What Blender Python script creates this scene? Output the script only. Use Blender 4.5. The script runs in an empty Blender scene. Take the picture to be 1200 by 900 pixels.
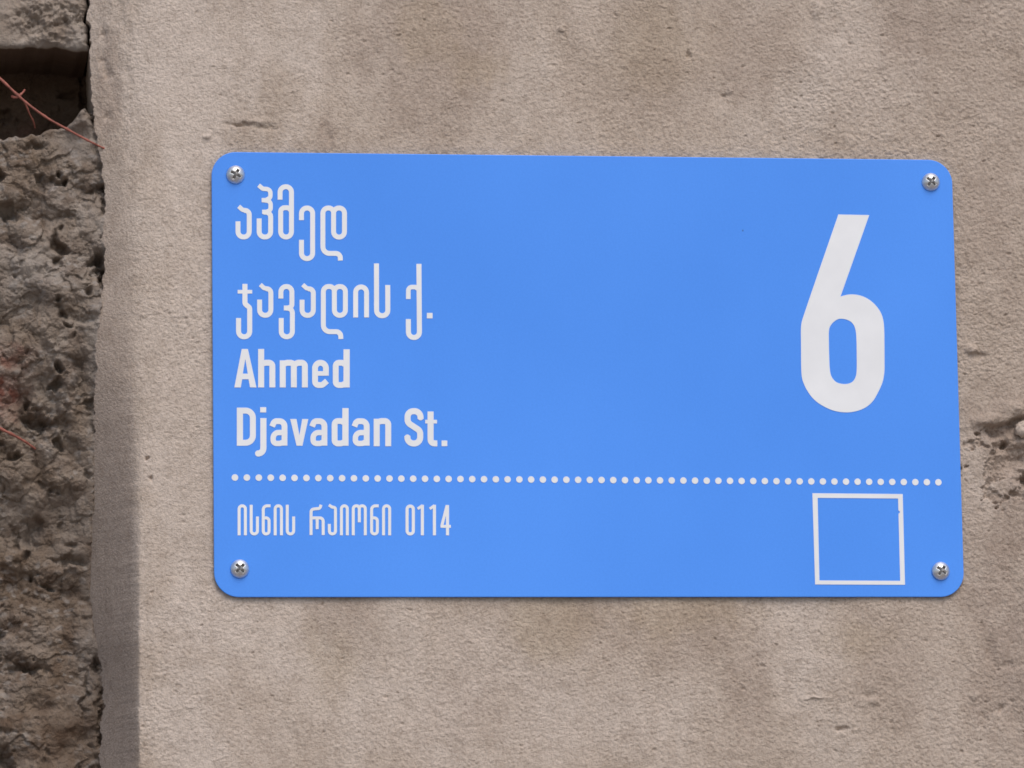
import bpy, bmesh, math, random
import numpy as np
from mathutils import Matrix, Vector

S = bpy.context.scene
COL = S.collection
rad = math.radians

# ------------------------------------------------------------------ camera
ZC = 2.40                                   # height of the sign's centre above the ground
CAM_LOC = np.array([-0.5927, -3.9859, ZC - 0.6381])
CAM_ROT = (1.7263, 0.0152, -0.1300)
FPX = 6000.0                                # focal length in photo pixels (1200 wide): a 180 mm zoom
cam = bpy.data.cameras.new("camera")
cam.sensor_width = 36.0
cam.lens = 36.0 * FPX / 1200.0
cam.clip_start, cam.clip_end = 0.05, 500.0
cam_ob = bpy.data.objects.new("camera", cam)
cam_ob.location = CAM_LOC
cam_ob.rotation_euler = CAM_ROT
COL.objects.link(cam_ob)
S.camera = cam_ob

# ------------------------------------------------------------------ light
SUN_DIR = Vector((0.17, -0.72, 1.0)).normalized()      # towards the sun, a bright overcast
EL = math.asin(SUN_DIR.z)
AZ = math.atan2(SUN_DIR.x, SUN_DIR.y)
world = bpy.data.worlds.new("World")
S.world = world
world.use_nodes = True
wn = world.node_tree
wn.nodes.clear()
sky = wn.nodes.new("ShaderNodeTexSky")
sky.sky_type = 'NISHITA'
sky.sun_disc = False
sky.sun_elevation = EL
sky.sun_rotation = AZ
sky.air_density = 1.0
sky.dust_density = 2.0
sky.ozone_density = 0.3
bg = wn.nodes.new("ShaderNodeBackground")
bg.inputs["Strength"].default_value = 0.10
out = wn.nodes.new("ShaderNodeOutputWorld")
wn.links.new(sky.outputs[0], bg.inputs[0])
wn.links.new(bg.outputs[0], out.inputs[0])

sun = bpy.data.lights.new("sun", 'SUN')
sun.energy = 1.3
sun.angle = rad(38)
sun.color = (1.0, 0.955, 0.90)
sun_ob = bpy.data.objects.new("sun", sun)
sun_ob.rotation_euler = SUN_DIR.to_track_quat('Z', 'Y').to_euler()
sun_ob.location = (1, -4, 6)
COL.objects.link(sun_ob)

S.view_settings.view_transform = 'Standard'
S.view_settings.look = 'None'
S.view_settings.exposure = 0.57
S.view_settings.gamma = 1.0
S.view_settings.use_curve_mapping = False
S.cycles.filter_width = 1.6

# ------------------------------------------------------------------ tracing helpers
def rot(e):
    cx, sx, cy, sy, cz, sz = (math.cos(e[0]), math.sin(e[0]), math.cos(e[1]), math.sin(e[1]), math.cos(e[2]), math.sin(e[2]))
    X = np.array([[1, 0, 0], [0, cx, -sx], [0, sx, cx]])
    Y = np.array([[cy, 0, sy], [0, 1, 0], [-sy, 0, cy]])
    Z = np.array([[cz, -sz, 0], [sz, cz, 0], [0, 0, 1]])
    return Z @ Y @ X
RC = rot(CAM_ROT)

def at(px, py, y=0.0):
    """measured photo point -> (x, z) in metres on the upright plane at depth y (the sign's face is y = 0)"""
    d = RC @ np.array([(px - 600.0) / FPX, (450.0 - py) / FPX, -1.0])
    t = (y - CAM_LOC[1]) / d[1]
    p = CAM_LOC + t * d
    return p[0], p[2]

YW = 0.0034                                 # the plaster's face, just behind the sign

# ------------------------------------------------------------------ noise
def _hash(ix, iy, seed):
    h = (ix.astype(np.int64) * 374761393 + iy.astype(np.int64) * 668265263 + seed * 1442695041) & 0xFFFFFFFF
    h = ((h ^ (h >> 13)) * 1274126177) & 0xFFFFFFFF
    return (h ^ (h >> 16)) & 0xFFFFFFFF

def perlin(x, y, seed=0):
    ix, iy = np.floor(x), np.floor(y)
    fx, fy = x - ix, y - iy
    u, v = fx * fx * fx * (fx * (fx * 6 - 15) + 10), fy * fy * fy * (fy * (fy * 6 - 15) + 10)
    def g(dx, dy):
        a = _hash(ix + dx, iy + dy, seed) * (2 * math.pi / 4294967296.0)
        return np.cos(a) * (fx - dx) + np.sin(a) * (fy - dy)
    a = g(0, 0) * (1 - u) + g(1, 0) * u
    b = g(0, 1) * (1 - u) + g(1, 1) * u
    return (a * (1 - v) + b * v) * 1.4

def fbm(x, y, lam, octaves, seed=0, gain=0.5):
    s, a = 0, 1.0
    for k in range(octaves):
        s = s + a * perlin(x / lam + 17.3 * k, y / lam + 5.1 * k, seed + k)
        lam *= 0.5
        a *= gain
    return s

def worley(x, y, lam, seed=0):
    """distances to the nearest and second nearest cell points, and a random number per cell"""
    x, y = x / lam, y / lam
    ix, iy = np.floor(x), np.floor(y)
    f1 = np.full(x.shape, 9.0); f2 = np.full(x.shape, 9.0); r = np.zeros(x.shape)
    for dx in (-1, 0, 1):
        for dy in (-1, 0, 1):
            h = _hash(ix + dx, iy + dy, seed)
            px, py = ix + dx + (h & 0xFFFF) / 65536.0, iy + dy + (h >> 16) / 65536.0
            d = np.hypot(x - px, y - py)
            near = d < f1
            f2 = np.where(near, f1, np.minimum(f2, d))
            r = np.where(near, ((h * 2654435761) & 0xFFFF) / 65536.0, r)
            f1 = np.where(near, d, f1)
    return f1, f2, r

def smooth(a, b, x):
    t = np.clip((x - a) / (b - a), 0, 1)
    return t * t * (3 - 2 * t)

def blob(x, z, cx, cz, rx, rz):
    return np.exp(-((x - cx) / rx) ** 2 - ((z - cz) / rz) ** 2)

# ------------------------------------------------------------------ scene helpers
def tag(o, label=None, cat=None, group=None, kind=None):
    for k, v in (("label", label), ("category", cat), ("group", group), ("kind", kind)):
        if v:
            o[k] = v
    return o

def link(name, me, mat=None, parent=None):
    o = bpy.data.objects.new(name, me)
    if mat:
        me.materials.append(mat)
    COL.objects.link(o)
    if parent:
        o.parent = parent
    return o

def grid_solid(name, X, Y, Z, back, attrs):
    """closed mesh: a displaced grid facing -y (rows = z, columns = x), four sides and a back at depth `back`"""
    nr, nc = X.shape
    co = np.stack([X, Y, Z], -1).reshape(-1, 3)
    idx = np.arange(nr * nc).reshape(nr, nc)
    q = np.stack([idx[:-1, :-1], idx[:-1, 1:], idx[1:, 1:], idx[1:, :-1]], -1).reshape(-1, 4)
    ring = np.concatenate([idx[0, :], idx[1:, -1], idx[-1, -2::-1], idx[-2:0:-1, 0]])
    bco = co[ring].copy(); bco[:, 1] = back
    n0 = len(co)
    co = np.concatenate([co, bco])
    m = len(ring); k = np.arange(m); k2 = (k + 1) % m
    side = np.stack([ring[k], n0 + k, n0 + k2, ring[k2]], -1)
    quads = np.concatenate([q, side])
    loops = np.concatenate([quads.reshape(-1), n0 + np.arange(m)[::-1]])
    starts = np.concatenate([np.arange(len(quads)) * 4, [len(quads) * 4]])
    me = bpy.data.meshes.new(name)
    me.vertices.add(len(co)); me.vertices.foreach_set("co", co.astype(np.float32).reshape(-1))
    me.loops.add(len(loops)); me.loops.foreach_set("vertex_index", loops.astype(np.int32))
    me.polygons.add(len(starts)); me.polygons.foreach_set("loop_start", starts.astype(np.int32))
    me.update(calc_edges=True)
    sm = np.zeros(len(starts), bool); sm[:len(q)] = True
    me.polygons.foreach_set("use_smooth", sm)
    for nme, A in attrs.items():
        at_ = me.attributes.new(nme, 'FLOAT', 'POINT')
        v = np.concatenate([A.reshape(-1), A.reshape(-1)[ring]]).astype(np.float32)
        at_.data.foreach_set("value", v)
    me.validate()
    return me

class NT:
    """small node-tree writer"""
    def __init__(self, name):
        self.m = bpy.data.materials.new(name); self.m.use_nodes = True
        self.t = self.m.node_tree; self.t.nodes.clear()
        self.out = self.n("ShaderNodeOutputMaterial"); self.b = self.n("ShaderNodeBsdfPrincipled")
        self.l(self.b.outputs[0], self.out.inputs[0])
    def n(self, t, **k):
        o = self.t.nodes.new(t)
        for a, b in k.items(): setattr(o, a, b)
        return o
    def l(self, a, b): self.t.links.new(a, b)
    def coord(self, scale=(1, 1, 1)):
        c = self.n("ShaderNodeTexCoord"); m = self.n("ShaderNodeMapping"); m.inputs["Scale"].default_value = scale
        self.l(c.outputs["Object"], m.inputs[0]); return m.outputs[0]
    def noise(self, vec, scale, detail=4, rough=0.55, dist=0.0):
        n = self.n("ShaderNodeTexNoise"); n.inputs["Scale"].default_value = scale; n.inputs["Detail"].default_value = detail
        n.inputs["Roughness"].default_value = rough; n.inputs["Distortion"].default_value = dist
        self.l(vec, n.inputs["Vector"]); return n.outputs["Fac"]
    def attr(self, name):
        return self.n("ShaderNodeAttribute", attribute_name=name).outputs["Fac"]
    def ramp(self, fac, stops):
        r = self.n("ShaderNodeValToRGB"); e = r.color_ramp.elements
        while len(e) < len(stops): e.new(0.5)
        for el, (p, c) in zip(e, stops): el.position = p; el.color = (*c, 1) if len(c) == 3 else c
        self.l(fac, r.inputs[0]); return r.outputs[0]
    def mix(self, fac, a, b, mode='MIX'):
        m = self.n("ShaderNodeMix", data_type='RGBA', blend_type=mode)
        for s, v in ((m.inputs[0], fac), (m.inputs[6], a), (m.inputs[7], b)):
            if hasattr(v, "is_linked"): self.l(v, s)
            elif isinstance(v, (tuple, list)): s.default_value = (*v, 1)
            else: s.default_value = v
        return m.outputs[2]
    def math(self, op, a, b=0.0):
        m = self.n("ShaderNodeMath", operation=op)
        for s, v in ((m.inputs[0], a), (m.inputs[1], b)):
            if hasattr(v, "is_linked"): self.l(v, s)
            else: s.default_value = v
        return m.outputs[0]
    def bump(self, h, strength, dist):
        b = self.n("ShaderNodeBump"); b.inputs["Strength"].default_value = strength; b.inputs["Distance"].default_value = dist
        self.l(h, b.inputs["Height"]); self.l(b.outputs[0], self.b.inputs["Normal"])
    def set(self, **k):
        for a, v in k.items():
            s = self.b.inputs[a.replace("_", " ")]
            if hasattr(v, "is_linked"): self.l(v, s)
            else: s.default_value = (*v, 1) if isinstance(v, tuple) else v
        return self.m

# ------------------------------------------------------------------ materials
def mat_plaster():
    n = NT("sand_plaster"); v = n.coord()
    grain = n.noise(v, 420, 3, 0.6)
    speck = n.noise(v, 900, 2, 0.5)
    cloud = n.noise(n.coord((1, 1, 0.6)), 9, 5, 0.6, 0.4)
    col = n.ramp(cloud, [(0.30, (0.405, 0.324, 0.260)), (0.52, (0.478, 0.391, 0.323)), (0.72, (0.526, 0.444, 0.380))])
    col = n.mix(n.math('MULTIPLY', n.attr("pale"), 0.75), col, (0.570, 0.482, 0.416))
    col = n.mix(n.math('MULTIPLY', n.attr("damp_falloff"), 0.7), col, (0.300, 0.225, 0.178))
    col = n.mix(n.math('MULTIPLY', n.attr("ochre"), 0.55), col, (0.360, 0.270, 0.165))
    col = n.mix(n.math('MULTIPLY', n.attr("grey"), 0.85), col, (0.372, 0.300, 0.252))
    blot = n.noise(v, 75, 5, 0.7)
    col = n.mix(0.8, col, n.ramp(blot, [(0.28, (0.82, 0.80, 0.78)), (0.5, (1, 1, 1)), (0.72, (1.09, 1.09, 1.09))]), 'MULTIPLY')
    g = n.ramp(grain, [(0.30, (0.72, 0.70, 0.68)), (0.52, (1.0, 1.0, 1.0)), (0.72, (1.12, 1.11, 1.10))])
    col = n.mix(0.8, col, g, 'MULTIPLY')
    dk = n.ramp(speck, [(0.29, (0.50, 0.45, 0.41)), (0.38, (1, 1, 1))])
    col = n.mix(0.5, col, dk, 'MULTIPLY')
    n.set(Base_Color=col, Roughness=0.95, Specular_IOR_Level=0.15)
    n.bump(n.math('ADD', n.noise(v, 520, 3, 0.6), n.math('MULTIPLY', speck, 0.5)), 0.75, 0.0014)
    return n.m

def mat_rubble(name="weathered_mortar", tint=1.0):
    n = NT(name); v = n.coord()
    c1 = n.noise(v, 22, 5, 0.62, 0.6)
    c2 = n.noise(v, 130, 5, 0.65)
    t = tint
    col = n.ramp(c1, [(0.30, (0.170*t, 0.122*t, 0.086*t)), (0.50, (0.250*t, 0.199*t, 0.158*t)), (0.70, (0.318*t, 0.266*t, 0.224*t))])
    g = n.ramp(c2, [(0.30, (0.72, 0.69, 0.66)), (0.52, (1, 1, 1)), (0.72, (1.22, 1.20, 1.18))])
    col = n.mix(0.85, col, g, 'MULTIPLY')
    col = n.mix(n.math('MULTIPLY', n.attr("soil_shade"), 0.9), col, (0.105, 0.066, 0.044))
    col = n.mix(n.math('MULTIPLY', n.attr("brick"), 0.8), col, (0.230, 0.075, 0.050))
    col = n.mix(n.math('MULTIPLY', n.attr("lime"), 0.7), col, (0.330, 0.292, 0.262))
    n.set(Base_Color=col, Roughness=0.97, Specular_IOR_Level=0.1)
    n.bump(n.math('ADD', n.noise(v, 330, 5, 0.7), n.math('MULTIPLY', n.noise(v, 900, 2), 0.4)), 0.9, 0.0020)
    return n.m

def mat_blue():
    n = NT("blue_powder_coat"); v = n.coord()
    c = n.noise(n.coord((1, 1, 0.7)), 3.2, 6, 0.5)
    col = n.ramp(c, [(0.34, (0.062, 0.264, 0.845)), (0.66, (0.080, 0.306, 0.940))])
    fine = n.noise(v, 620, 2, 0.6)
    col = n.mix(0.7, col, n.ramp(fine, [(0.3, (0.92, 0.94, 0.96)), (0.7, (1.05, 1.04, 1.02))]), 'MULTIPLY')
    vo = n.n("ShaderNodeTexVoronoi"); vo.inputs["Scale"].default_value = 55; n.l(v, vo.inputs["Vector"])
    sel = n.n("ShaderNodeSeparateColor"); n.l(vo.outputs["Color"], sel.inputs[0])
    spot = n.math('MULTIPLY', n.math('LESS_THAN', vo.outputs["Distance"], 0.045), n.math('GREATER_THAN', sel.outputs[0], 0.94))
    col = n.mix(n.math('MULTIPLY', spot, 0.55), col, (0.03, 0.06, 0.16))
    n.set(Base_Color=col, Roughness=0.42, Specular_IOR_Level=0.35)
    n.bump(n.noise(v, 260, 2), 0.12, 0.0004)
    return n.m

def mat_white():
    n = NT("white_film"); v = n.coord()
    c = n.noise(v, 30, 4, 0.55)
    n.set(Base_Color=n.ramp(c, [(0.3, (0.755, 0.755, 0.765)), (0.7, (0.810, 0.810, 0.818))]), Roughness=0.45, Specular_IOR_Level=0.35)
    return n.m

def mat_zinc():
    n = NT("zinc_plated_steel"); v = n.coord()
    c = n.noise(v, 700, 4, 0.6)
    n.set(Base_Color=n.ramp(c, [(0.3, (0.66, 0.65, 0.63)), (0.7, (0.86, 0.86, 0.86))]), Metallic=1.0,
          Roughness=n.ramp(c, [(0.3, (0.50,) * 3), (0.7, (0.38,) * 3)]))
    n.bump(n.noise(v, 1100, 2), 0.12, 0.0002)
    return n.m

def mat_dark_steel():
    n = NT("dark_steel"); v = n.coord()
    c = n.noise(v, 900, 3, 0.6)
    return n.set(Base_Color=n.ramp(c, [(0.3, (0.13, 0.12, 0.11)), (0.7, (0.34, 0.33, 0.33))]), Metallic=0.8, Roughness=0.45)

def mat_stem():
    n = NT("red_brown_bark"); v = n.coord()
    c = n.noise(v, 160, 4, 0.6)
    n.set(Base_Color=n.ramp(c, [(0.3, (0.17, 0.050, 0.034)), (0.55, (0.31, 0.095, 0.066)), (0.75, (0.36, 0.15, 0.11))]), Roughness=0.7)
    return n.m

def mat_ground():
    n = NT("dusty_asphalt"); v = n.coord()
    n.set(Base_Color=n.ramp(n.noise(v, 3, 8, 0.7), [(0.3, (0.20, 0.17, 0.145)), (0.7, (0.30, 0.26, 0.225))]), Roughness=0.95)
    return n.m

M_PLASTER, M_RUBBLE, M_BLOCK = mat_plaster(), mat_rubble(), mat_rubble("old_concrete", 1.3)
M_BLUE, M_WHITE, M_ZINC, M_STEM, M_DARK_STEEL = mat_blue(), mat_white(), mat_zinc(), mat_stem(), mat_dark_steel()

# ------------------------------------------------------------------ unseen ground at the foot of the wall, added to bounce light up
gm = bpy.data.meshes.new("ground")
gm.from_pydata([(-60, -90, 0), (60, -90, 0), (60, 0.3, 0), (-60, 0.3, 0)], [], [(0, 1, 2, 3)])
tag(link("ground", gm, mat_ground()), "unseen dusty grey ground in front of the wall, added to bounce light", "ground", kind="structure")

# ------------------------------------------------------------------ plastered wall with its corner
def spaced(lo, a, b, hi, d, grow=1.25):
    """coordinates: step d between a and b, growing steps out to lo and hi"""
    mid = list(np.arange(a, b, d))
    up, s = [], d
    x = mid[-1]
    while x < hi: s *= grow; x += s; up.append(min(x, hi))
    dn, s = [], d
    x = a
    while x > lo: s *= grow; x -= s; dn.append(max(x, lo))
    return np.array(dn[::-1] + mid + up)

D = 0.00068
zs = spaced(ZC - 1.0, at(600, 915)[1], at(600, -15)[1], ZC + 1.0, D)
xf = spaced(-0.5, -0.365, at(1215, 450)[0], 1.3, D)
xf = xf[xf >= -0.3655]

def tab(pts, k):
    """table of (photo x, photo y) along the wall -> x as a function of z"""
    w = np.array([at(px, py, YW + k) for px, py in pts]); o = np.argsort(w[:, 1])
    return lambda z: np.interp(z, w[o, 1], w[o, 0])

edge_x = tab([(160, -60), (160, 60), (161, 200), (160, 300), (161, 420), (163, 560), (163, 960)], 0)
left_x = tab([(104, -60), (104, 10), (101, 22), (105, 40), (104, 70), (107, 120), (110, 150), (114, 175), (118, 195), (122, 225), (122, 250),
              (120, 262), (119, 285), (122, 300), (121, 330), (116, 360), (112, 400), (111, 450), (110, 520), (107, 600), (108, 700), (112, 740),
              (121, 775), (124, 810), (121, 850), (119, 900), (119, 960)], 0.03)
zt, zb = at(600, 0)[1], at(600, 900)[1]
def depth_of(z):                            # how far the corner face runs back: shallow above, deep below
    t = np.clip((zt - z) / (zt - zb), -0.1, 1.1)
    return 0.018 + 0.050 * smooth(0.40, 0.82, t)
def round_of(z):
    t = np.clip((zt - z) / (zt - zb), -0.1, 1.1)
    return 0.75 - 0.70 * smooth(0.30, 0.78, t)

xe, xl, dep, rnd = edge_x(zs), left_x(zs), depth_of(zs), round_of(zs)
xe = xe + 0.0007 * fbm(zs, zs * 0 + 7.7, 0.018, 5, 6, 0.6)
kz = np.ones(25) / 25
xl0 = np.convolve(np.pad(xl, 12, mode='edge'), kz, 'valid')              # the smooth run of the corner face
xl = xl + 0.0020 * fbm(zs, zs * 0 + 3.3, 0.012, 6, 5, 0.62)                    # its ragged left limit
NCH = 75
cols = []
X0 = -0.3655                                # the front columns start just inside the edge
tt = np.linspace(0, 1, NCH)
Xc = xl[:, None] + (X0 - 0.0005 - xl)[:, None] * tt[None, :]
Xb = np.stack([xl + 0.010, xl + 0.004, xl + 0.0012, xl + 0.0002], 1)       # turned back behind the rubble
Xf = np.repeat(xf[None, :], len(zs), 0)
X = np.concatenate([Xb, Xc, Xf], 1)
Z = np.repeat(zs[:, None], X.shape[1], 1)
s = (xe[:, None] - X) / (xe - xl0)[:, None]                              # 0 at the edge, 1 at the left limit
r = rnd[:, None]
soft = 0.5 * (s + np.sqrt(s * s + r * r * 0.35))                        # a rounded bend
soft = soft / (0.5 * (1 + np.sqrt(1 + r * r * 0.35)))
Yb = YW + dep[:, None] * soft
Ub = X * 1.0                                                            # texture runs with arc length on the corner face
Ub = X - np.clip(s, 0, 1) * dep[:, None] * 0.8

# relief
amp_hi = 0.60 + 0.30 * fbm(Ub, Z, 0.16, 2, 61) + 0.30 * smooth(at(850, 0)[0], at(1080, 0)[0], X)
amp_hi = np.clip(amp_hi - 0.35 * smooth(0.0, 0.6, s), 0.22, 1.5)
gx = Ub + 0.0012 * perlin(Ub / 0.006, Z / 0.006, 71)
gz = Z + 0.0012 * perlin(Ub / 0.007, Z / 0.007, 72) + 0.09 * Ub
f1, f2, rr = worley(gx / 1.2, gz, 0.0034, 7)
grain = (0.55 - f1) * (0.5 + rr)                                        # sand grains proud of the face
fineg = fbm(gx / 1.2, gz, 0.0036, 2, 21, 0.7)
mid = fbm(gx, gz, 0.011, 3, 23, 0.6) * smooth(-0.3, 0.5, fbm(Ub, Z, 0.09, 3, 25))
trow = fbm(Ub * 0.55 + Z * 0.35, Z - 0.3 * Ub, 0.013, 3, 31)             # trowel drag
low = fbm(Ub, Z, 0.10, 3, 41)
rs = np.random.RandomState(4).normal(size=X.shape)
grit = rs + 0.6 * (np.roll(rs, 1, 0) + np.roll(rs, -1, 0) + np.roll(rs, 1, 1) + np.roll(rs, -1, 1))
grit = grit * (0.4 + 0.9 * smooth(-0.4, 0.5, fbm(Ub, Z, 0.05, 4, 33)))
relief = amp_hi * (0.00010 * grit + 0.00066 * grain + 0.00032 * fineg + 0.00018 * trow + 0.00042 * mid) + 0.0010 * low
p1, p2, pr = worley(gx, gz * 1.5, 0.017, 91)
pits = smooth(0.80, 0.90, pr) * smooth(0.10, 0.03, p1 + 0.05 * fineg)
relief = relief - 0.0011 * pits * (0.3 + amp_hi)

band = smooth(0.03, 0.15, s) * smooth(1.02, 0.9, s)
lowz = smooth(at(0, 420)[1], at(0, 640)[1], Z)
relief = relief + band * (lowz * 0.0005 * fbm(s * 0.05 + 0.004 * fbm(s * 0.05, Z, 0.06, 3, 29), Z * 0.07, 0.006, 3, 27) + 0.0013 * fbm(s * 0.05, Z, 0.016, 4, 28) * smooth(at(0, 300)[1], at(0, 60)[1], Z))
# one-off marks of the wall: ledge, holes, lumps
Xq, Zq = X + 0.0022 * fbm(X, Z, 0.007, 3, 52), Z + 0.0016 * fbm(X, Z, 0.006, 3, 53)
def add(px, py, rx, ry, h, sharp=1.0):
    cx, cz = at(px, py, YW)
    e = ((Xq - cx) / (rx * 6.87e-4)) ** 2 + ((Zq - cz) / (ry * 6.87e-4)) ** 2
    return h * np.exp(-e ** sharp)
for a in [(1178, 521, 4.2, 4.6, -0.0085, 2.0), (1194, 534, 16, 14, -0.0060, 1.2), (1190, 545, 20, 12, -0.002, 1), (1202, 562, 6, 8, -0.012, 1.5),
          (1138, 409, 6.5, 4.5, 0.0036, 1.4), (1146, 417, 9, 3.2, -0.0030, 1), (1156, 494, 20, 8, 0.0030, 1.2), (1190, 478, 22, 8, 0.0024, 1.2),
          (1174, 506, 26, 7, -0.0030, 1.2), (1188, 498, 16, 5, -0.003, 1.2), (1120, 500, 14, 5, 0.001, 1),
          (985, 854, 7, 2.2, -0.0035, 1.3), (958, 12, 6, 12, 0.0026, 1.6), (806, 65, 2, 4, -0.003, 1), (848, 112, 5, 3, -0.0025, 1), (856, 106, 4, 4, 0.0016, 1),
          (280, 146, 14, 2.4, -0.0030, 1), (300, 142, 16, 3, 0.0012, 1), (310, 150, 12, 2.4, -0.0018, 1), (242, 161, 4, 3.5, 0.0022, 1.3), (658, 34, 5, 4, 0.0022, 1.3),
          (1020, 815, 7, 5, -0.0018, 1), (1025, 822, 6, 4, 0.0016, 1), (1160, 765, 5, 14, -0.0028, 1), (1172, 830, 5, 5, -0.0032, 1), (1142, 816, 4, 5, 0.0022, 1.3),
          (1185, 780, 16, 5, -0.0018, 1), (1152, 850, 4, 16, -0.0012, 1), (955, 818, 16, 1.2, 0.0012, 1), (172, 537, 2.6, 2.6, -0.0035, 1.5), (176, 560, 2.6, 2.6, -0.0030, 1.5),
          (122, 36, 4, 5, -0.0030, 1), (121, 66, 3, 4, -0.0025, 1), (127, 82, 5, 8, -0.0035, 1), (128, 132, 4, 5, -0.003, 1), (380, 150, 5, 14, -0.0012, 1), (386, 163, 3, 6, -0.0012, 1)]:
    relief = relief + add(*a)
# the broken ledge running off to the right, its underside in shade
lz = np.interp(X, [at(q, 0, YW)[0] for q in (1110, 1130, 1160, 1185, 1205, 1260)],
               [at(1150, q, YW)[1] for q in (505, 498, 496, 487, 481, 470)]) + 0.002 * fbm(X, X * 0 + 1, 0.02, 3, 77)
on = smooth(at(1118, 0)[0], at(1165, 0)[0], X)
dz = Z - lz
relief = relief + on * (0.0034 * smooth(-0.0012, 0.0012, dz) * np.exp(-np.clip(dz, 0, 1) / 0.012) - 0.0030 * np.exp(-((dz + 0.004) / 0.005) ** 2))
e_ = np.hypot((X - at(1200, 530, YW)[0]) / (60 * 6.87e-4), (Z - at(1200, 530, YW)[1]) / (56 * 6.87e-4)) + 0.55 * fbm(X, Z, 0.022, 5, 86, 0.6)
broke = smooth(1.02, 0.86, e_) * smooth(0.001, -0.002, dz)
w1, w2, wr_ = worley(Xq, Zq * 1.2, 0.0075, 87)
relief = relief + broke * (-0.0032 + 0.0030 * fbm(Ub, Z, 0.012, 5, 88, 0.6) + 0.0022 * (0.5 - w1) * (0.3 + wr_))
relief = relief + on * smooth(0.03, 0.0, np.abs(dz)) * 0.0013 * fbm(Ub, Z, 0.009, 4, 89)
# diagonal scrapes below the sign's right corner
fade = smooth(at(1120, 0)[0], at(1190, 0)[0], X) * smooth(at(0, 640)[1], at(0, 720)[1], Z)
relief = relief + fade * 0.0016 * fbm(X * 1.6, Z * 0.7, 0.03, 4, 99)

Y = Yb - relief * (1 - 0.4 * np.clip(s, 0, 1))
Y[:, 0], Y[:, 1], Y[:, 2] = 0.22, 0.20, Yb[:, 4] + 0.05
Y[:, 3] = Yb[:, 4] + 0.004

NS = [fbm(X, Z * (0.33 if i % 2 else 0.8), 0.050, 7, 200 + 10 * i, 0.66) for i in range(4)]
def spot(px, py, rx, ry, wob=0.5, seed=0):
    cx, cz = at(px, py, YW)
    e = np.hypot((X - cx) / (rx * 6.87e-4), (Z - cz) / (ry * 6.87e-4)) + wob * NS[seed % 4]
    return smooth(1.25, 0.35, e)
pale = np.clip(spot(240, 60, 130, 170, seed=1) + spot(235, 520, 90, 400, seed=2) * .7 + spot(330, 740, 130, 70, seed=3) * .6 + spot(210, 850, 60, 90, seed=4) * .8
               + spot(590, 790, 110, 90, seed=5) * .6 + spot(760, 830, 90, 50, seed=51) * .4 + spot(430, 830, 120, 60, seed=52) * .5 + spot(940, 740, 60, 90, seed=6) * .5 + spot(1010, 90, 70, 60, seed=7) * .45 + spot(660, 860, 100, 50, seed=8) * .35
               + spot(1150, 575, 40, 40, seed=9) * .4, 0, 1) * (1 - smooth(0.15, 0.6, s))
damp_falloff = np.clip(spot(126, 90, 16, 70, seed=26) * .6 + spot(115, 300, 10, 90, seed=27) * .5 + spot(530, 60, 110, 110, seed=11) * .55 + spot(880, 50, 60, 80, seed=12) * .35 + spot(1060, 40, 50, 60, seed=13) * .45 + spot(400, 720, 50, 50, seed=14) * .45
               + spot(660, 730, 90, 40, seed=15) * .4 + spot(820, 735, 70, 50, seed=16) * .4 + spot(880, 800, 25, 60, seed=17) * .4 + spot(1180, 500, 60, 50, seed=18) * .6
               + spot(1160, 640, 60, 110, seed=19) * .35 + spot(1192, 590, 30, 60, seed=28) * .35 + spot(1190, 770, 60, 110, seed=20) * .6 + spot(560, 820, 60, 70, seed=21) * .25 + spot(760, 100, 80, 60, seed=22) * .25
               + spot(1160, 260, 60, 120, seed=23) * .35 + spot(382, 152, 10, 24, seed=24) * .5 + spot(1040, 800, 70, 60, seed=25) * .25
               + broke * 0.35 + 0.16 * smooth(at(850, 0)[0], at(1200, 0)[0], X), 0, 1)  # broken patch darkened; light falloff towards the right painted in
ochre = np.clip(spot(570, 80, 45, 30, seed=31) * .45 + spot(500, 40, 40, 50, seed=32) * .4 + spot(640, 735, 60, 40, seed=33) * .55 + spot(800, 720, 70, 40, seed=34) * .5
                + spot(400, 770, 40, 60, seed=35) * .4 + spot(1010, 755, 40, 30, seed=36) * .4 + spot(780, 60, 80, 60, seed=37) * .3, 0, 1)
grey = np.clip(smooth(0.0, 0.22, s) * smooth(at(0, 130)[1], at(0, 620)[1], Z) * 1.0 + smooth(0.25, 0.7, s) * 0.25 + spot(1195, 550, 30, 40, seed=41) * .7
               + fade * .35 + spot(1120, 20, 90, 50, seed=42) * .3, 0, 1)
me = grid_solid("plaster_wall", X, Y, Z, 0.25, {"pale": pale, "damp_falloff": damp_falloff, "ochre": ochre, "grey": grey})
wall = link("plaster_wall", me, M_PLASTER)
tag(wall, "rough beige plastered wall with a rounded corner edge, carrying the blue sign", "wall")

# a rounded pebble bedded in the broken plaster
def lump(name, loc, r, mat, parent, seed):
    bm = bmesh.new(); bmesh.ops.create_icosphere(bm, subdivisions=4, radius=1.0)
    p = np.array([v.co[:] for v in bm.verts])
    k = 1 + 0.26 * perlin(p[:, 0] * 1.7 + seed, p[:, 2] * 1.7 + p[:, 1], seed) + 0.07 * perlin(p[:, 0] * 5 + seed, p[:, 2] * 6 + p[:, 1] * 3, seed + 1)
    for v, q in zip(bm.verts, p * k[:, None]): v.co = (q[0] * r[0] + loc[0], q[1] * r[1] + loc[1], q[2] * r[2] + loc[2])
    for f in bm.faces: f.smooth = True
    me = bpy.data.meshes.new(name); bm.to_mesh(me); bm.free()
    return link(name, me, mat, parent)
pxz = at(1198, 503, YW)
peb = lump("pebble", (pxz[0], YW + 0.001, pxz[1]), (0.0055, 0.0042, 0.0062), M_PLASTER, wall, 3)

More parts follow.
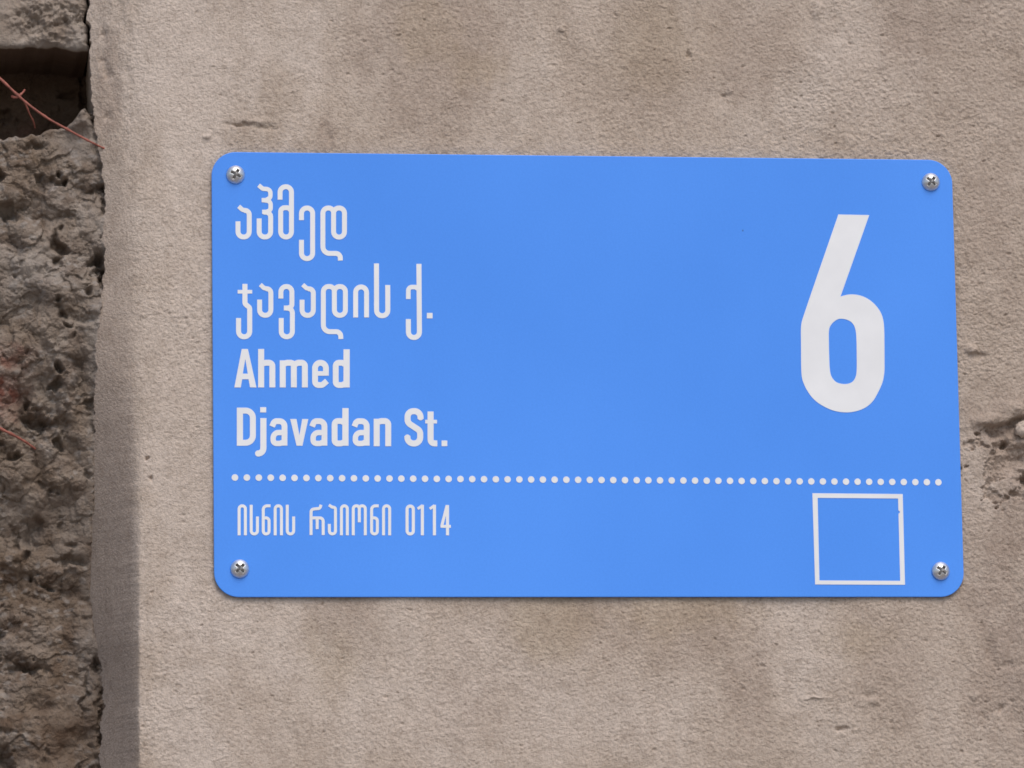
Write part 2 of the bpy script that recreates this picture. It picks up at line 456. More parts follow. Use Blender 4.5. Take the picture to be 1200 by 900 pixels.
# ------------------------------------------------------------------ old rubble wall at the left
DR = 0.00062
zr = spaced(ZC - 1.0, at(60, 912)[1], at(60, -12)[1], ZC + 1.0, DR)
xr = spaced(-0.95, at(-8, 450, 0.05)[0], at(134, 450, 0.05)[0], -0.30, DR)
RX, RZ = np.meshgrid(xr, zr)
U = 6.87e-4
def rp(px, py): return at(px, py, 0.045)
base = YW + depth_of(RZ) + 0.004
wx_ = RX + 0.004 * fbm(RX, RZ, 0.02, 3, 301); wz_ = RZ + 0.004 * fbm(RX, RZ, 0.02, 3, 302)
lumps = fbm(wx_, wz_, 0.045, 2, 311)
f1, f2, rr = worley(wx_, wz_, 0.016, 313)
stones = np.clip(0.55 - f1, -0.3, 0.55) * (0.4 + 1.2 * rr)
f1b, f2b, rb = worley(wx_ * 0.9, wz_ * 1.25, 0.0072, 317)
stones2 = (0.5 - f1b) * (0.4 + rb)
bil = np.abs(fbm(wx_, wz_, 0.018, 3, 321, 0.5))
bil2 = np.abs(perlin(wx_ / 0.0046, wz_ / 0.0040, 331))
g1, g2, gr = worley(wx_, wz_ * 1.2, 0.0036, 343)
fine = fbm(RX, RZ, 0.0034, 3, 341, 0.65) + 1.1 * (0.5 - g1) * (0.3 + gr)
RXq, RZq = RX + 0.006 * fbm(RX, RZ, 0.014, 4, 303), RZ + 0.005 * fbm(RX, RZ, 0.013, 4, 304)
def rblob(px, py, rx, ry, k=1.0):
    cx, cz = rp(px, py)
    return np.exp(-(((RXq - cx) / (rx * U)) ** 2 + ((RZq - cz) / (ry * U)) ** 2) ** k)
calm = np.clip(rblob(75, 850, 38, 60) + 0.8 * rblob(85, 165, 24, 26) + 0.7 * rblob(40, 572, 18, 26) + 0.8 * rblob(112, 760, 10, 50) + 0.5 * rblob(70, 640, 30, 24), 0, 0.85)
def domes(lam, seed, warp):
    a, b = RX + warp * fbm(RX, RZ, warp * 4, 3, seed), RZ + warp * fbm(RX, RZ, warp * 4, 3, seed + 50)
    f, g, r_ = worley(a, b * 1.1, lam, seed + 90)
    return np.sqrt(np.clip(1 - (f / 0.95) ** 2, 0, 1)) * (0.35 + 0.65 * r_) - 0.45
H = 0.0065 * lumps + (1 - calm) * (0.0105 * domes(0.024, 511, 0.006) + 0.0056 * domes(0.0115, 521, 0.003) + 0.0022 * domes(0.0056, 531, 0.0016)) + (1 - 0.45 * calm) * (0.0009 * domes(0.0027, 541, 0.0009) + 0.0005 * fine)
cav = fbm(wx_, wz_, 0.024, 3, 351)
H = H - (1 - calm) * 0.012 * smooth(0.45, 0.85, cav)
for px, py, rx, ry, h, k in [(118, 318, 8, 13, -0.030, 2), (108, 310, 10, 6, -0.016, 1.5), (95, 378, 16, 6, -0.010, 1), (100, 450, 14, 34, -0.011, 1.5), (42, 497, 20, 15, -0.024, 1.5),
                             (15, 470, 16, 16, -0.012, 1.3), (55, 465, 10, 36, -0.006, 1.2), (76, 460, 14, 46, 0.007, 1.5), (30, 780, 22, 6, -0.013, 1.3), (122, 232, 7, 8, -0.018, 1.5), (113, 228, 14, 4, -0.009, 1),
                             (30, 560, 10, 22, 0.004, 1), (65, 560, 16, 16, 0.006, 1.2), (60, 575, 5, 5, -0.010, 1.2), (84, 655, 18, 5, -0.010, 1.3), (80, 690, 10, 10, -0.006, 1), (95, 770, 14, 22, 0.004, 1.2),
                             (52, 826, 18, 14, -0.007, 1), (115, 775, 4, 8, -0.014, 1.5), (118, 838, 3, 26, -0.012, 1.5), (101, 810, 3, 30, -0.006, 1.2), (70, 340, 26, 20, 0.006, 1.2), (28, 330, 20, 24, 0.004, 1), (40, 178, 12, 5, -0.008, 1.2),
                             (18, 258, 16, 8, -0.006, 1), (90, 145, 16, 14, 0.008, 1.2), (60, 132, 10, 10, 0.004, 1), (34, 215, 5, 12, -0.008, 1.2), (25, 250, 9, 5, -0.008, 1.2), (80, 258, 8, 4, -0.007, 1.2), (10, 290, 8, 5, -0.007, 1.2),
                             (36, 620, 12, 16, -0.012, 1.3), (75, 880, 20, 8, -0.004, 1), (3, 890, 12, 16, -0.014, 1.3)]:
    H = H + h * (0.6 if h < 0 and rx < 11 and px < 100 else 1.0) * rblob(px, py, rx, ry, min(k, 1.2))
# the cavity under the block
ztop = rp(50, 45)[1]
bx = [rp(q, 100)[0] for q in (-60, 0, 30, 60, 85, 97, 112)]
bz = [rp(50, q)[1] for q in (150, 152, 150, 142, 132, 122, 118)]
lip = np.interp(RX, bx, bz) + 0.004 * fbm(RX, RX * 0, 0.012, 3, 361)
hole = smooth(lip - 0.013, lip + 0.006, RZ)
# a dark seam along the plaster
seamx = np.interp(RZ, zs, xl)
pz = np.array([[at(100, q, YW)[1], v] for q, v in ((-60, 1), (130, 1), (160, .25), (190, .6), (240, .8), (255, .15), (285, .2), (300, .9), (330, .9), (350, .3), (420, .05),
                                                          (450, .35), (500, .3), (530, 0), (740, 0), (770, .7), (795, .7), (815, .4), (850, .6), (900, .5), (960, .3))])
pz = pz[np.argsort(pz[:, 0])]
sw = np.clip(np.interp(RZ, pz[:, 0], pz[:, 1]) * (0.7 + 0.6 * fbm(RZ, RZ * 0 + 9, 0.012, 3, 371)), 0, 1)
seam = np.exp(-((RX - seamx + 0.0008) / 0.0026) ** 2) * sw
near = np.exp(-np.abs(RX - seamx) / 0.007) * (1 - sw)
H = H * (1 - 0.75 * near) + 0.0062 * near
RY = base - H * (1 - 0.35 * hole) + 0.105 * hole + 0.010 * seam + 0.014 * smooth(seamx + 0.0015 * (1 - sw), seamx + 0.007, RX)
soil_shade = np.clip(hole * 0.95 + 0.35 * smooth(0.0, 0.5, fbm(RX, RZ, 0.02, 4, 396)) + 0.35 * rblob(80, 870, 40, 50) + 0.22 * smooth(at(0, 480)[1], at(0, 700)[1], RZ) + 0.25 * smooth(0.0, 0.5, fbm(RX, RZ, 0.03, 4, 395)), 0, 1)
brick = np.clip(1.6 * rblob(4, 462, 18, 14) + 0.7 * rblob(6, 425, 30, 14) + 0.4 * rblob(10, 490, 14, 10) + 0.25 * rblob(40, 128, 20, 8), 0, 1) * (0.55 + 0.45 * smooth(-0.2, 0.3, fbm(RX, RZ, 0.008, 3, 381)))
lime = np.clip(0.8 * smooth(0.30, 0.60, rb) * smooth(0.45, 0.15, f1b) * smooth(0.1, 0.6, fbm(RX, RZ, 0.05, 3, 391) + 0.35) + 0.5 * rblob(40, 330, 50, 40) + 0.45 * rblob(85, 160, 22, 30) + 0.4 * rblob(105, 770, 12, 40) + 0.9 * near * smooth(at(0, 640)[1], at(0, 420)[1], RZ), 0, 1) * (1 - hole)
me = grid_solid("rubble_wall", RX, RY, RZ, 0.24, {"soil_shade": soil_shade, "brick": brick, "lime": lime})
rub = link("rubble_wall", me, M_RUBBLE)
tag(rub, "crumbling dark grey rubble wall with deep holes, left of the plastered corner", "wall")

# the block above the cavity
bxs = np.arange(rp(-190, 0)[0], rp(102, 0)[0], 0.0007)
bzs = np.arange(rp(50, 61)[1], rp(50, -170)[1], 0.0007)
BX, BZ = np.meshgrid(bxs, bzs)
bx0, bx1, bz0, bz1 = bxs[0], bxs[-1], bzs[0], bzs[-1]
def bblob(px, py, rx, ry, k=1.0):
    cx, cz = rp(px, py)
    return np.exp(-(((BX - cx) / (rx * U)) ** 2 + ((BZ - cz) / (ry * U)) ** 2) ** k)
e = np.minimum(np.minimum(BX - bx0, bx1 - BX), np.minimum(BZ - bz0, bz1 - BZ))
rim = np.exp(-e / 0.0022) * 0.004 + np.exp(-e / 0.0006) * 0.003
broken = np.clip(1.15 * bblob(60, 30, 48, 30, 1.6), 0, 1)
BH = 0.0012 * fbm(BX, BZ, 0.03, 4, 401) + broken * (0.0068 * fbm(BX, BZ, 0.015, 5, 411, 0.58) + 0.0030 * (0.4 - np.abs(fbm(BX, BZ, 0.007, 3, 421)))) - 0.004 * bblob(40, 40, 18, 10) - 0.004 * bblob(75, 36, 12, 8) + 0.003 * bblob(35, 20, 16, 10)
BY = YW + 0.024 - BH + rim
wob = 0.0024 * fbm(BX, BX * 0, 0.018, 3, 431, 0.45) + 0.0022 * smooth(rp(60, 0)[0], rp(102, 0)[0], BX)
BZw = BZ + np.where(BZ < bz0 + 0.012, (1 - (BZ - bz0) / 0.012) * (-wob), 0)
BXw = BX + np.where(BX > bx1 - 0.008, (1 - (bx1 - BX) / 0.008) * (np.interp(BZ, zs, xl) - bx1 - 0.0014), 0)
under = (BZ < bz0 + 0.0004) * 1.0  # shade on the block's underside, painted in with the brown earth colour
me = grid_solid("stone_block", BXw, BY, BZw, 0.20, {"soil_shade": np.clip(under + broken * 0.35 * smooth(-0.1, 0.5, fbm(BX, BZ, 0.012, 3, 441)), 0, 1), "brick": BX * 0,
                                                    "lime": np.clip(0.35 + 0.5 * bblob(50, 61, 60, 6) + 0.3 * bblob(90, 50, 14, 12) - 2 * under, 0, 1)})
blk = link("stone_block", me, M_BLOCK, rub)
tag(blk, "pale grey concrete block with a broken face above the dark cavity")

# ------------------------------------------------------------------ creeper stems
def stem(name, pts, r0, r1, parent=None, seed=0):
    P = [Vector(p) for p in pts]
    path = []
    for i in range(len(P) - 1):
        a, b, c, d = P[max(i - 1, 0)], P[i], P[i + 1], P[min(i + 2, len(P) - 1)]
        for k in range(8):
            t = k / 8
            path.append(0.5 * ((2 * b) + (c - a) * t + (2 * a - 5 * b + 4 * c - d) * t * t + (3 * b - 3 * c + d - a) * t ** 3))
    path.append(P[-1])
    rng = random.Random(seed)
    bm = bmesh.new(); rings = []
    for i, p in enumerate(path):
        tan = (path[min(i + 1, len(path) - 1)] - path[max(i - 1, 0)]).normalized()
        u = tan.cross(Vector((0, 1, 0.1))).normalized(); w = tan.cross(u)
        t = i / (len(path) - 1); r = (r0 + (r1 - r0) * t) * rng.uniform(0.86, 1.14) * (1.30 if i % 9 == 4 else 1.0)
        rings.append([bm.verts.new(p + u * r * math.cos(q) + w * r * math.sin(q)) for q in [j * math.pi / 4 for j in range(8)]])
    for a, b in zip(rings, rings[1:]):
        for j in range(8): bm.faces.new((a[j], a[(j + 1) % 8], b[(j + 1) % 8], b[j])).smooth = True
    bm.faces.new(rings[0][::-1]); bm.faces.new(rings[-1])
    bmesh.ops.recalc_face_normals(bm, faces=bm.faces)
    me = bpy.data.meshes.new(name); bm.to_mesh(me); bm.free()
    return link(name, me, M_STEM, parent)
def at3(px, py, y): x, z = at(px, py, y); return (x, y, z)
st = stem("creeper_stem", [at3(-70, 40, .040), at3(-30, 66, .030), at3(0, 92, .022), at3(28, 118, .018), at3(55, 138, .016), at3(78, 151, .016), at3(100, 163, .017), at3(118, 172, .019), at3(131, 177, .022)], .00125, .0007, seed=1)
tag(st, "long thin reddish creeper stem slanting across the dark cavity", "creeper stem")
s1 = stem("side_shoot", [at3(22, 112, .019), at3(29, 120, .024), at3(34, 132, .030), at3(39, 142, .036), at3(41, 150, .042)], .0008, .0005, st, 2)
s2 = stem("side_shoot", [at3(14, 113, .024), at3(20, 114, .019), at3(27, 108, .019), at3(29, 105, .022)], .0012, .0006, st, 3)
s3 = stem("creeper_stem", [at3(-60, 470, .014), at3(-25, 488, .010), at3(0, 502, .009), at3(16, 510, .012), at3(30, 518, .018), at3(41, 526, .027)], .0014, .0008, seed=4)
tag(s3, "short reddish creeper stem poking out below the small brick-red patch", "creeper stem")

# ------------------------------------------------------------------ the street sign
TL, TR, BR, BL = at(247.5, 177.9), at(1115.4, 187.2), at(1130.1, 699.8), at(251.35, 699.5)
SW = ((TR[0] - TL[0]) + (BR[0] - BL[0])) / 2
SH = ((TL[1] - BL[1]) + (TR[1] - BR[1])) / 2
SX, SZ = (TL[0] + TR[0] + BR[0] + BL[0]) / 4, (TL[1] + TR[1] + BR[1] + BL[1]) / 4
sign = bpy.data.objects.new("street_sign", None)
sign.empty_display_size = 0.1
sign.location = (SX, 0, SZ)
COL.objects.link(sign)
tag(sign, "blue rectangular street sign with white lettering and a big number 6 on the plastered wall", "street sign")
OFF = np.array([SX, SZ])

def rounded_rect(w, h, r, n=14):
    p = []
    for cx, cz, a0 in ((w / 2 - r, h / 2 - r, 0), (-w / 2 + r, h / 2 - r, 90), (-w / 2 + r, -h / 2 + r, 180), (w / 2 - r, -h / 2 + r, 270)):
        for i in range(n + 1):
            a = rad(a0 + 90 * i / n); p.append((cx + r * math.cos(a), cz + r * math.sin(a)))
    return p

def plate_mesh():
    bm = bmesh.new(); bev, th, r = 0.0005, 0.0016, 0.0195
    rings = []
    for ins, y in ((0.0, th), (0.0, bev), (bev * 0.3, bev * 0.3), (bev, 0.0)):
        rings.append([bm.verts.new((x, y, z)) for x, z in rounded_rect(SW - 2 * ins, SH - 2 * ins, r - ins)])
    for a, b in zip(rings, rings[1:]):
        for j in range(len(a)):
            bm.faces.new((a[j], a[(j + 1) % len(a)], b[(j + 1) % len(a)], b[j]))
    bm.faces.new(rings[-1]); bm.faces.new(rings[0][::-1])
    bmesh.ops.recalc_face_normals(bm, faces=bm.faces)
    me = bpy.data.meshes.new("plate"); bm.to_mesh(me); bm.free(); return me
link("plate", plate_mesh(), M_BLUE, sign)

# --- white film lettering: every line of writing is cut from pen strokes and outlines measured on the sign
def fillet(pts, closed=False):
    """corner points (x, y[, radius]) -> polyline"""
    n = len(pts); o = []
    for i, p in enumerate(pts):
        c = np.array(p[:2], float); r = p[2] if len(p) > 2 else 0
        if r <= 0 or (not closed and i in (0, n - 1)): o.append(c); continue
        a, b = np.array(pts[i - 1][:2], float), np.array(pts[(i + 1) % n][:2], float)
        la, lb = np.linalg.norm(a - c), np.linalg.norm(b - c)
        da, db = (a - c) / la, (b - c) / lb
        half = math.acos(np.clip(da @ db, -1, 1)) / 2
        t = min(r / math.tan(half), la * (0.5 if closed or i > 1 else 1), lb * (0.5 if closed or i < n - 2 else 1)); rr = t * math.tan(half)
        ctr = c + (da + db) / np.linalg.norm(da + db) * (rr / math.sin(half))
        v0, v1 = c + da * t - ctr, c + db * t - ctr
        a0, a1 = math.atan2(v0[1], v0[0]), math.atan2(v1[1], v1[0])
        d = (a1 - a0 + math.pi) % (2 * math.pi) - math.pi
        for k in range(9): q = a0 + d * k / 8; o.append(ctr + rr * np.array([math.cos(q), math.sin(q)]))
    return o

def sd_stroke(GX, GY, poly, hw, closed):
    best = np.full(GX.shape, 1e9); m = len(poly); segs = m if closed else m - 1
    for i in range(segs):
        a, b = poly[i], poly[(i + 1) % m]; L = np.linalg.norm(b - a)
        if L < 1e-6: continue
        d = (b - a) / L; u = (GX - a[0]) * d[0] + (GY - a[1]) * d[1]; v = -(GX - a[0]) * d[1] + (GY - a[1]) * d[0]
        lo_cap, hi_cap = (not closed and i == 0), (not closed and i == segs - 1)
        ex = np.where(u < 0, -u, np.where(u > L, u - L, 0))
        dist = np.hypot(ex, v) - hw
        if lo_cap: dist = np.maximum(dist, -u)
        if hi_cap: dist = np.maximum(dist, u - L)
        best = np.minimum(best, dist)
    return best

def sd_poly(GX, GY, P):
    P = np.array(P, float); d = np.full(GX.shape, 1e9); ins = np.zeros(GX.shape, bool)
    for i in range(len(P)):
        a, b = P[i], P[(i + 1) % len(P)]; e = b - a; L2 = e @ e
        if L2 < 1e-12: continue
        t = np.clip(((GX - a[0]) * e[0] + (GY - a[1]) * e[1]) / L2, 0, 1)
        d = np.minimum(d, np.hypot(GX - a[0] - t * e[0], GY - a[1] - t * e[1]))
        c = (a[1] > GY) != (b[1] > GY)
        with np.errstate(divide='ignore', invalid='ignore'):
            ins ^= c & (GX < a[0] + (GY - a[1]) * e[0] / (e[1] if e[1] else 1e-12))
    return np.where(ins, -d, d)

def contours(F, x0, y0, h):
    """closed zero-contours of the sampled field F (negative inside)"""
    nr, nc = F.shape; nxt = {}
    I = F < 0
    cs = (I[:-1, :-1] * 1 + I[:-1, 1:] * 2 + I[1:, 1:] * 4 + I[1:, :-1] * 8)
    def pt(e):
        k, i, j = e
        if k == 0: t = F[i, j] / (F[i, j] - F[i, j + 1]); return (x0 + (j + t) * h, y0 + i * h)
        t = F[i, j] / (F[i, j] - F[i + 1, j]); return (x0 + j * h, y0 + (i + t) * h)
    T = {1: ((3, 0),), 2: ((0, 1),), 3: ((3, 1),), 4: ((1, 2),), 5: ((3, 0), (1, 2)), 6: ((0, 2),), 7: ((3, 2),), 8: ((2, 3),), 9: ((2, 0),), 10: ((0, 1), (2, 3)),
         11: ((2, 1),), 12: ((1, 3),), 13: ((1, 0),), 14: ((0, 3),)}
    for i, j in zip(*np.nonzero((cs > 0) & (cs < 15))):
        E = ((0, i, j), (1, i, j + 1), (0, i + 1, j), (1, i, j))
        for a, b in T[cs[i, j]]: nxt[E[a]] = E[b]
    loops = []
    while nxt:
        s, e = nxt.popitem(); loop = [s]
        while e != s and e in nxt: loop.append(e); e = nxt.pop(e)
        if len(loop) > 6: loops.append([pt(q) for q in loop])
    return loops

def simplify(L, tol):
    """drop points that lie on a straight run (closed Douglas-Peucker)"""
    P = np.array(L); k = int(np.argmax(np.hypot(*(P - P[0]).T))); keep = {0, k}
    st_ = [(0, k), (k, len(P))]
    while st_:
        a, b = st_.pop()
        if b - a < 2: continue
        A, B = P[a], P[b % len(P)]; d = B - A; q = P[a + 1:b] - A
        dist = np.abs(q[:, 0] * d[1] - q[:, 1] * d[0]) / (np.linalg.norm(d) + 1e-12)
        i = int(np.argmax(dist))
        if dist[i] > tol: keep.add(a + 1 + i); st_ += [(a, a + 1 + i), (a + 1 + i, b)]
    return P[sorted(keep)]

FILM = 0.00022
def cut_film(name, loops, parent=sign):
    """loops in sign metres -> thin film on the plate's face"""
    cu = bpy.data.curves.new(name, 'CURVE'); cu.dimensions = '2D'; cu.fill_mode = 'BOTH'; cu.extrude = FILM / 2
    for L in loops:
        sp = cu.splines.new('POLY'); sp.points.add(len(L) - 1); sp.use_cyclic_u = True
        for p, q in zip(sp.points, L): p.co = (q[0], q[1], 0, 1)
    tmp = bpy.data.objects.new(name, cu); COL.objects.link(tmp)
    dg = bpy.context.evaluated_depsgraph_get()
    me = bpy.data.meshes.new_from_object(tmp.evaluated_get(dg)); me.name = name
    bpy.data.objects.remove(tmp); bpy.data.curves.remove(cu)
    # curve plane (x, y, z) -> sign plane (x, -z, y): the film stands 0.02 mm clear of the paint
    me.transform(Matrix(((1, 0, 0, 0), (0, 0, -1, -FILM / 2 - 0.00002), (0, 1, 0, 0), (0, 0, 0, 1))))
    me.materials.clear()
    return link(name, me, M_WHITE, parent)

def write(name, groups, grow=0.0):
    """groups: (origin px, scale, default width, items); items: ('s', w, pts) ('c', w, pts) ('b', x0, y0, x1, y1) ('p', outline, holes)"""
    loops = []
    for ox, oy, sc, glyphs in groups:
        for items in glyphs:
            pts = []
            for it in items:
                if it[0] in 'sc': pts += [(p[0] - it[1], p[1] - it[1]) for p in it[2]] + [(p[0] + it[1], p[1] + it[1]) for p in it[2]]
                elif it[0] == 'b': pts += [(it[1] - 9, it[2] - 9), (it[3] + 9, it[4] + 9)]
                else: pts += [(p[0] - 9, p[1] - 9) for p in it[1]] + [(p[0] + 9, p[1] + 9) for p in it[1]]
            P = np.array(pts); h = 1.6
            gx = np.arange(P[:, 0].min(), P[:, 0].max() + h, h); gy = np.arange(P[:, 1].min(), P[:, 1].max() + h, h)
            GX, GY = np.meshgrid(gx, gy); F = np.full(GX.shape, 1e9)
            for it in items:
                if it[0] == 's': d = sd_stroke(GX, GY, fillet(it[2]), it[1] / 2, False)
                elif it[0] == 'c': d = sd_stroke(GX, GY, fillet(it[2], True), it[1] / 2, True)
                elif it[0] == 'b': d = np.maximum(np.maximum(it[1] - GX, GX - it[3]), np.maximum(it[2] - GY, GY - it[4]))
                else:
                    d = sd_poly(GX, GY, it[1])
                    for hp in it[2]: d = np.maximum(d, -sd_poly(GX, GY, hp))
                F = np.minimum(F, d)
            F = F - grow * sc + 1e-4
            for L in contours(F, gx[0], gy[0], h):
                loops.append([np.array(at(ox + q[0] / sc, oy + q[1] / sc)) - OFF for q in simplify(L, 0.35)])
    return cut_film(name, loops)

W1 = 43
g_a = lambda dx, dy, w=W1: [('s', w - 5, [(dx + 110, dy + 276), (dx + 143, dy + 307, 20), (dx + 170, dy + 311)]), ('s', w, [(dx + 160, dy + 312), (dx + 203, dy + 314, 38), (dx + 203, dy + 546, 48), (dx + 104, dy + 546, 48), (dx + 104, dy + 408)])]
line1 = [g_a(0, 0),
         [('s', 38, [(285, 91), (322, 122, 20), (389, 126, 42), (389, 200, 28), (350, 222, 25), (312, 222)]), ('s', 38, [(330, 222), (391, 232, 34), (391, 310, 28), (352, 325, 25), (316, 325)]),
          ('s', W1, [(328, 327), (391, 330, 40), (391, 546, 48), (290, 546, 48), (290, 383)])],
         [('s', W1, [(474, 218), (474, 104, 48), (574, 104, 48), (574, 546, 48), (479, 546, 48), (479, 290, 48), (545, 288, 25), (575, 315)])],
         [('s', W1, [(662, 398), (662, 291, 48), (760, 291, 48), (760, 736, 48), (662, 736, 48), (662, 571)])],
         [('s', W1, [(944, 340), (944, 291, 42), (850, 291, 46), (850, 690, 58), (1002, 690, 40), (1004, 753)]), ('c', W1, [(944, 291, 46), (1040, 291, 46), (1040, 547, 48), (944, 547, 48)])]]
line2a = [[('s', 44, [(165, 283), (165, 458, 30), (207, 492, 30), (207, 748, 48), (109, 748, 48), (109, 583)]), ('s', 32, [(101, 352), (229, 352)])],
          g_a(190, 13),
          [('s', W1, [(481, 412), (481, 306, 48), (578, 306, 48), (578, 480, 45), (545, 495, 20), (507, 495)]), ('s', W1, [(525, 495), (582, 500, 42), (582, 748, 48), (484, 748, 48), (484, 583)])],
          g_a(563, 14),
          [('s', W1, [(951, 350), (951, 306, 42), (854, 306, 46), (854, 703, 58), (1006, 703, 40), (1008, 768)]), ('c', W1, [(951, 306, 46), (1048, 306, 46), (1048, 560, 48), (951, 560, 48)])]]
line2b = [[('s', W1, [(238, 578), (238, 310, 47), (334, 310, 47), (334, 578)])],
          [('s', W1 + 1, [(421, 103), (422, 563, 48), (521, 563, 48), (520, 293)])],
          [('s', W1 + 1, [(794, 107), (799, 754, 48), (702, 754, 48), (701, 592)]), ('s', 40, [(701, 416), (701, 311, 45), (765, 311, 20), (798, 335)])],
          [('b', 864, 538, 914, 586)]]
write("georgian_lettering", [(265, 205, 7.5, line1)])
write("georgian_lettering", [(265, 295, 7.5, line2a), (385, 295, 7.5, line2b)])

WB = 54
ahmed = [[('p', [(72, 593), (137, 255), (191, 255), (266, 593), (210, 593), (197, 521), (141, 521), (128, 593)], [[(146, 472), (169, 342), (190, 472)]])],
         [('b', 281, 255, 334, 593), ('s', 52, [(312, 386), (345, 376, 20), (406, 376, 46), (406, 593)])],
         [('b', 471, 355, 524, 593), ('s', 52, [(505, 386), (535, 376, 20), (595, 376, 46), (595, 593)]), ('s', 52, [(600, 390), (632, 376, 20), (692, 376, 46), (692, 593)])],
         [('s', 40, [(790, 470), (886, 470)]), ('s', 51, [(877, 489), (877, 376, 48), (781, 376, 48), (781, 572, 48), (845, 572, 34), (886, 536)])],
         [('b', 1031, 258, 1086, 593), ('s', 51, [(1050, 392), (1020, 376, 20), (963, 376, 48), (963, 572, 48), (1020, 572, 20), (1050, 556)])]]
def low_a(dx): return [('s', 51, [(dx + 404, 374), (dx + 424, 327, 30), (dx + 513, 327, 48), (dx + 513, 542)]), ('s', 47, [(dx + 510, 427), (dx + 413, 427, 48), (dx + 413, 523, 48), (dx + 475, 523, 20), (dx + 505, 508)])]
djav = [[('b', 94, 208, 148, 543), ('s', 52, [(110, 234), (235, 234, 64), (235, 517, 64), (110, 517)])],
        [('b', 299, 204, 352, 250), ('s', 54, [(327, 300), (327, 611, 46), (272, 611)])],
        low_a(0),
        [('p', [(563, 308), (618, 308), (644, 452), (668, 308), (722, 308), (671, 543), (619, 543)], [])],
        low_a(351),
        [('b', 1021, 212, 1076, 543), ('s', 51, [(1045, 342), (1012, 326, 20), (953, 326, 48), (953, 523, 48), (1010, 523, 20), (1045, 508)])]]
dan = [low_a(-215),
       [('b', 359, 306, 412, 547), ('s', 52, [(392, 336), (424, 326, 20), (487, 326, 46), (487, 547)])]]
st_ab = [[('s', 53, [(771, 307), (771, 239, 54), (657, 239, 54), (657, 340, 50), (768, 412, 50), (768, 523, 54), (657, 523, 54), (655, 457)])],
         [('s', 53, [(859, 242), (859, 522, 34), (918, 522)]), ('b', 812, 315, 916, 347)],
         [('b', 956, 497, 1006, 547)]]
write("latin_lettering", [(265, 375, 7.5, ahmed)])
write("latin_lettering", [(265, 450, 7.5, djav), (390, 450, 7.5, dan + st_ab)])

WD = 26
def g_i(a, b): return [('s', WD, [(a, 580), (a, 321, 27), (b, 321, 27), (b, 580)])]
def g_s(a, b): return [('s', WD, [(a, 312), (a, 568, 28), (b, 568, 28), (b, 415)])]
def g_n(a, b, e): return [('s', WD, [(e, 321), (a, 321, 34), (a, 568, 26), (b, 568, 26), (b, 427, 26), (a + 4, 427)])]
isani = [g_i(114, 169), g_s(220, 275), g_n(326, 377, 390), g_i(431, 486), g_s(537, 593),
         [('s', WD, [(834, 312), (824, 343, 18), (746, 352, 26), (746, 578)]), ('s', WD, [(752, 427), (853, 427, 30), (853, 578)]), ('s', WD, [(800, 425), (800, 526)])],
         [('s', WD, [(903, 313), (930, 332, 15), (961, 336, 26), (961, 568, 28), (907, 568, 28), (907, 480)])]]
rai = [g_i(113, 165),
       [('s', WD, [(217, 580), (217, 321, 27), (270, 321, 24), (270, 466)]), ('s', WD, [(270, 350), (270, 321, 24), (323, 321, 27), (323, 580)])],
       g_n(378, 429, 441), g_i(483, 537),
       [('c', WD + 1, [(690, 323, 28), (745, 323, 28), (745, 568, 28), (690, 568, 28)])],
       [('b', 811, 312, 838, 580), ('s', 24, [(783, 347), (826, 318)])],
       [('b', 917, 312, 944, 580), ('s', 24, [(889, 347), (932, 318)])],
       [('b', 1032, 314, 1059, 580), ('s', WD, [(1042, 316), (994, 500)]), ('b', 984, 489, 1075, 514)]]
write("district_lettering", [(265, 550, 7.5, isani), (385, 550, 7.5, rai)])

def chaikin(P, n=2):
    P = [(np.array(p[:2], float), len(p) > 2) for p in P]
    for _ in range(n):
        o = []
        for i, (p, c) in enumerate(P):
            if c: o.append((p, True)); continue
            a, b = P[i - 1][0], P[(i + 1) % len(P)][0]
            o += [(p * .75 + a * .25, False), (p * .75 + b * .25, False)]
        P = o
    return [p for p, c in P]
six_out = [(982.4, 251.4, 1), (1018.6, 252.1, 1), (984.9, 347.6, 1), (992, 345.4), (1000.5, 344.8), (1011, 346.9), (1020.6, 352.3), (1027.8, 359.4), (1033, 367.6), (1035.3, 376), (1036.2, 385.3), (1036.4, 405),
           (1036.5, 425), (1036.5, 436), (1034.6, 447.6), (1029.4, 459.2), (1022.9, 470.8), (1013.5, 478.5), (1001.7, 482.5), (991.2, 483.6), (978.3, 482), (966.5, 477.2), (954.6, 469.5), (946.3, 458.9), (940.6, 447.2), (938.8, 436.7),
           (938.7, 401.7), (938.4, 386), (939.2, 377.6), (942, 369), (950.1, 345, 1)]
six_in = [(986.5, 373.2), (994.9, 375.2), (1000.8, 380.4), (1003.2, 388.8), (1003.8, 401.7), (1004, 420), (1004, 434.3), (1003, 441.7), (999.5, 447.6), (993.5, 450.1), (986.5, 450.1), (979.2, 448), (974, 441.5), (972.2, 433.2), (971.5, 415),
          (971.3, 401.7), (971.1, 388.8), (972.3, 382.6), (976.9, 376.9), (981.6, 374)]
to_sign = lambda L: [np.array(at(p[0], p[1])) - OFF for p in L]
cut_film("house_number", [to_sign(chaikin(six_out)), to_sign(chaikin(six_in))])
cut_film("square_outline", [to_sign([(952, 578), (1057.8, 579), (1060.5, 685.3), (955.2, 684.9)]), to_sign([(958.1, 583.5), (1052.4, 584.2), (1052.75, 598.0), (1054.7, 599.6), (1054.2, 601.2), (1052.9, 602.0), (1054.9, 680.7), (960.2, 680.2)])])
d0, d1 = np.array(at(275.3, 559.6)) - OFF, np.array(at(1099.6, 565.2)) - OFF
dots = []
for i in range(61):
    c = d0 + (d1 - d0) * i / 60
    dots.append([c + 0.00262 * np.array([math.cos(a), math.sin(a)]) for a in np.linspace(0, 2 * math.pi, 24, endpoint=False)])
cut_film("dotted_line", dots)

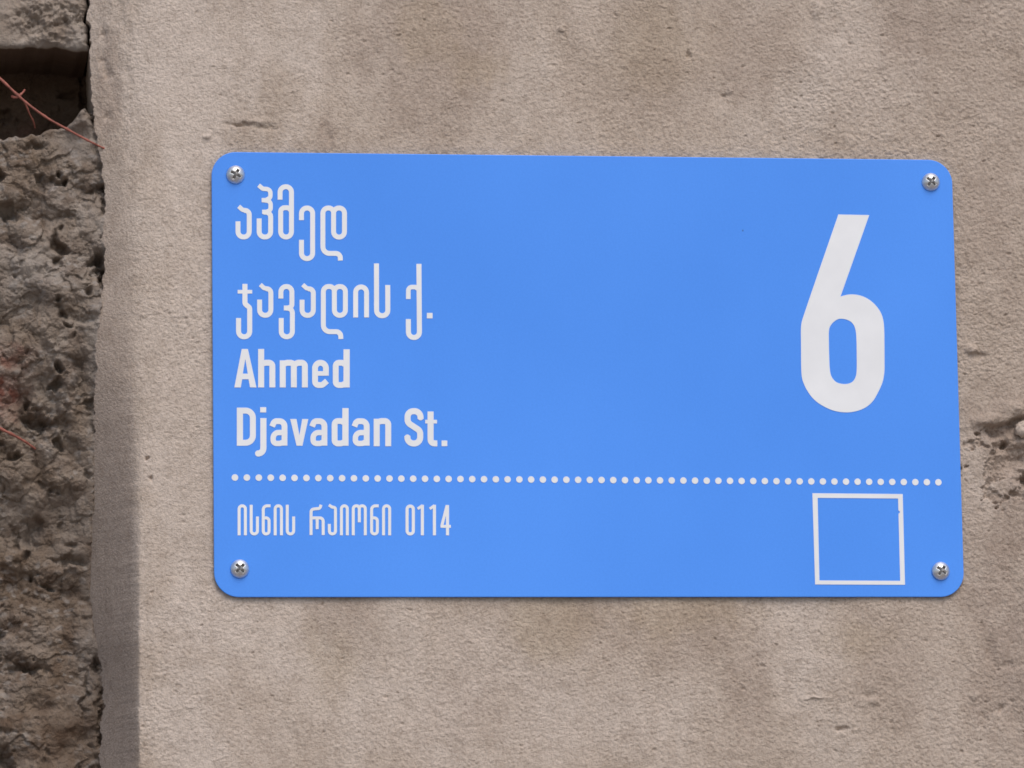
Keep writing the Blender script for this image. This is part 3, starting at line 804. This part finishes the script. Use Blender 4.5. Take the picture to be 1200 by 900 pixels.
# --- screws
def screw_mesh():
    R, Hd = 0.0073, 0.0044
    bm = bmesh.new(); NR, NA = 40, 96
    def h(r, a):
        t = r / R
        z = Hd * (1 - t ** 2) ** 0.85 if t < 1 else 0
        x, y = r * math.cos(a) / R, r * math.sin(a) / R
        def arm(u, v): return max(abs(u) - 0.60, abs(v) - 0.115 - 0.05 * (1 - abs(u)))
        d = min(arm(x, y), arm(y, x))
        d = min(d, math.hypot(x, y) - 0.235)
        q = min(max(-d / 0.06 + 0.4, 0), 1)
        return z - 0.0030 * q * q * (3 - 2 * q)
    rings = []
    for i in range(1, NR + 1):
        r = R * math.sin(math.pi / 2 * i / NR) if i < NR else R
        rings.append([bm.verts.new((r * math.cos(2 * math.pi * j / NA), -h(r, 2 * math.pi * j / NA), r * math.sin(2 * math.pi * j / NA))) for j in range(NA)])
    rings.append([bm.verts.new((v.co.x, 0.0006, v.co.z)) for v in rings[-1]])
    c = bm.verts.new((0, -h(0, 0), 0))
    for j in range(NA): bm.faces.new((c, rings[0][j], rings[0][(j + 1) % NA])).smooth = True
    for a, b in zip(rings, rings[1:]):
        for j in range(NA): bm.faces.new((a[j], b[j], b[(j + 1) % NA], a[(j + 1) % NA])).smooth = True
    bm.faces.new(rings[-1])
    bmesh.ops.recalc_face_normals(bm, faces=bm.faces)
    for f in bm.faces:                                # darker steel in the cross slot
        c_ = f.calc_center_median(); x, y = c_.x / R, c_.z / R
        d = min(max(abs(x) - 0.57, abs(y) - 0.12), max(abs(y) - 0.57, abs(x) - 0.12), math.hypot(x, y) - 0.20)
        if d < 0 and c_.y < -0.0001: f.material_index = 1
    for v in bm.verts: v.co.y -= 0.0010
    me = bpy.data.meshes.new("screw"); bm.to_mesh(me); bm.free(); return me
smesh = screw_mesh(); smesh.materials.append(M_ZINC); smesh.materials.append(M_DARK_STEEL)
for px, py, a, tx, tz in ((276.2, 204.2, 28, .06, .03), (1091.2, 212.8, 40, .02, -.03), (281.2, 666.2, 45, 0, 0), (1103.0, 668.8, 36, -.02, .03)):
    o = bpy.data.objects.new("screw", smesh); COL.objects.link(o); o.parent = sign
    x, z = at(px, py, -0.002)
    o.location = (x - SX, 0, z - SZ); o.rotation_euler = (tx, rad(a), tz)
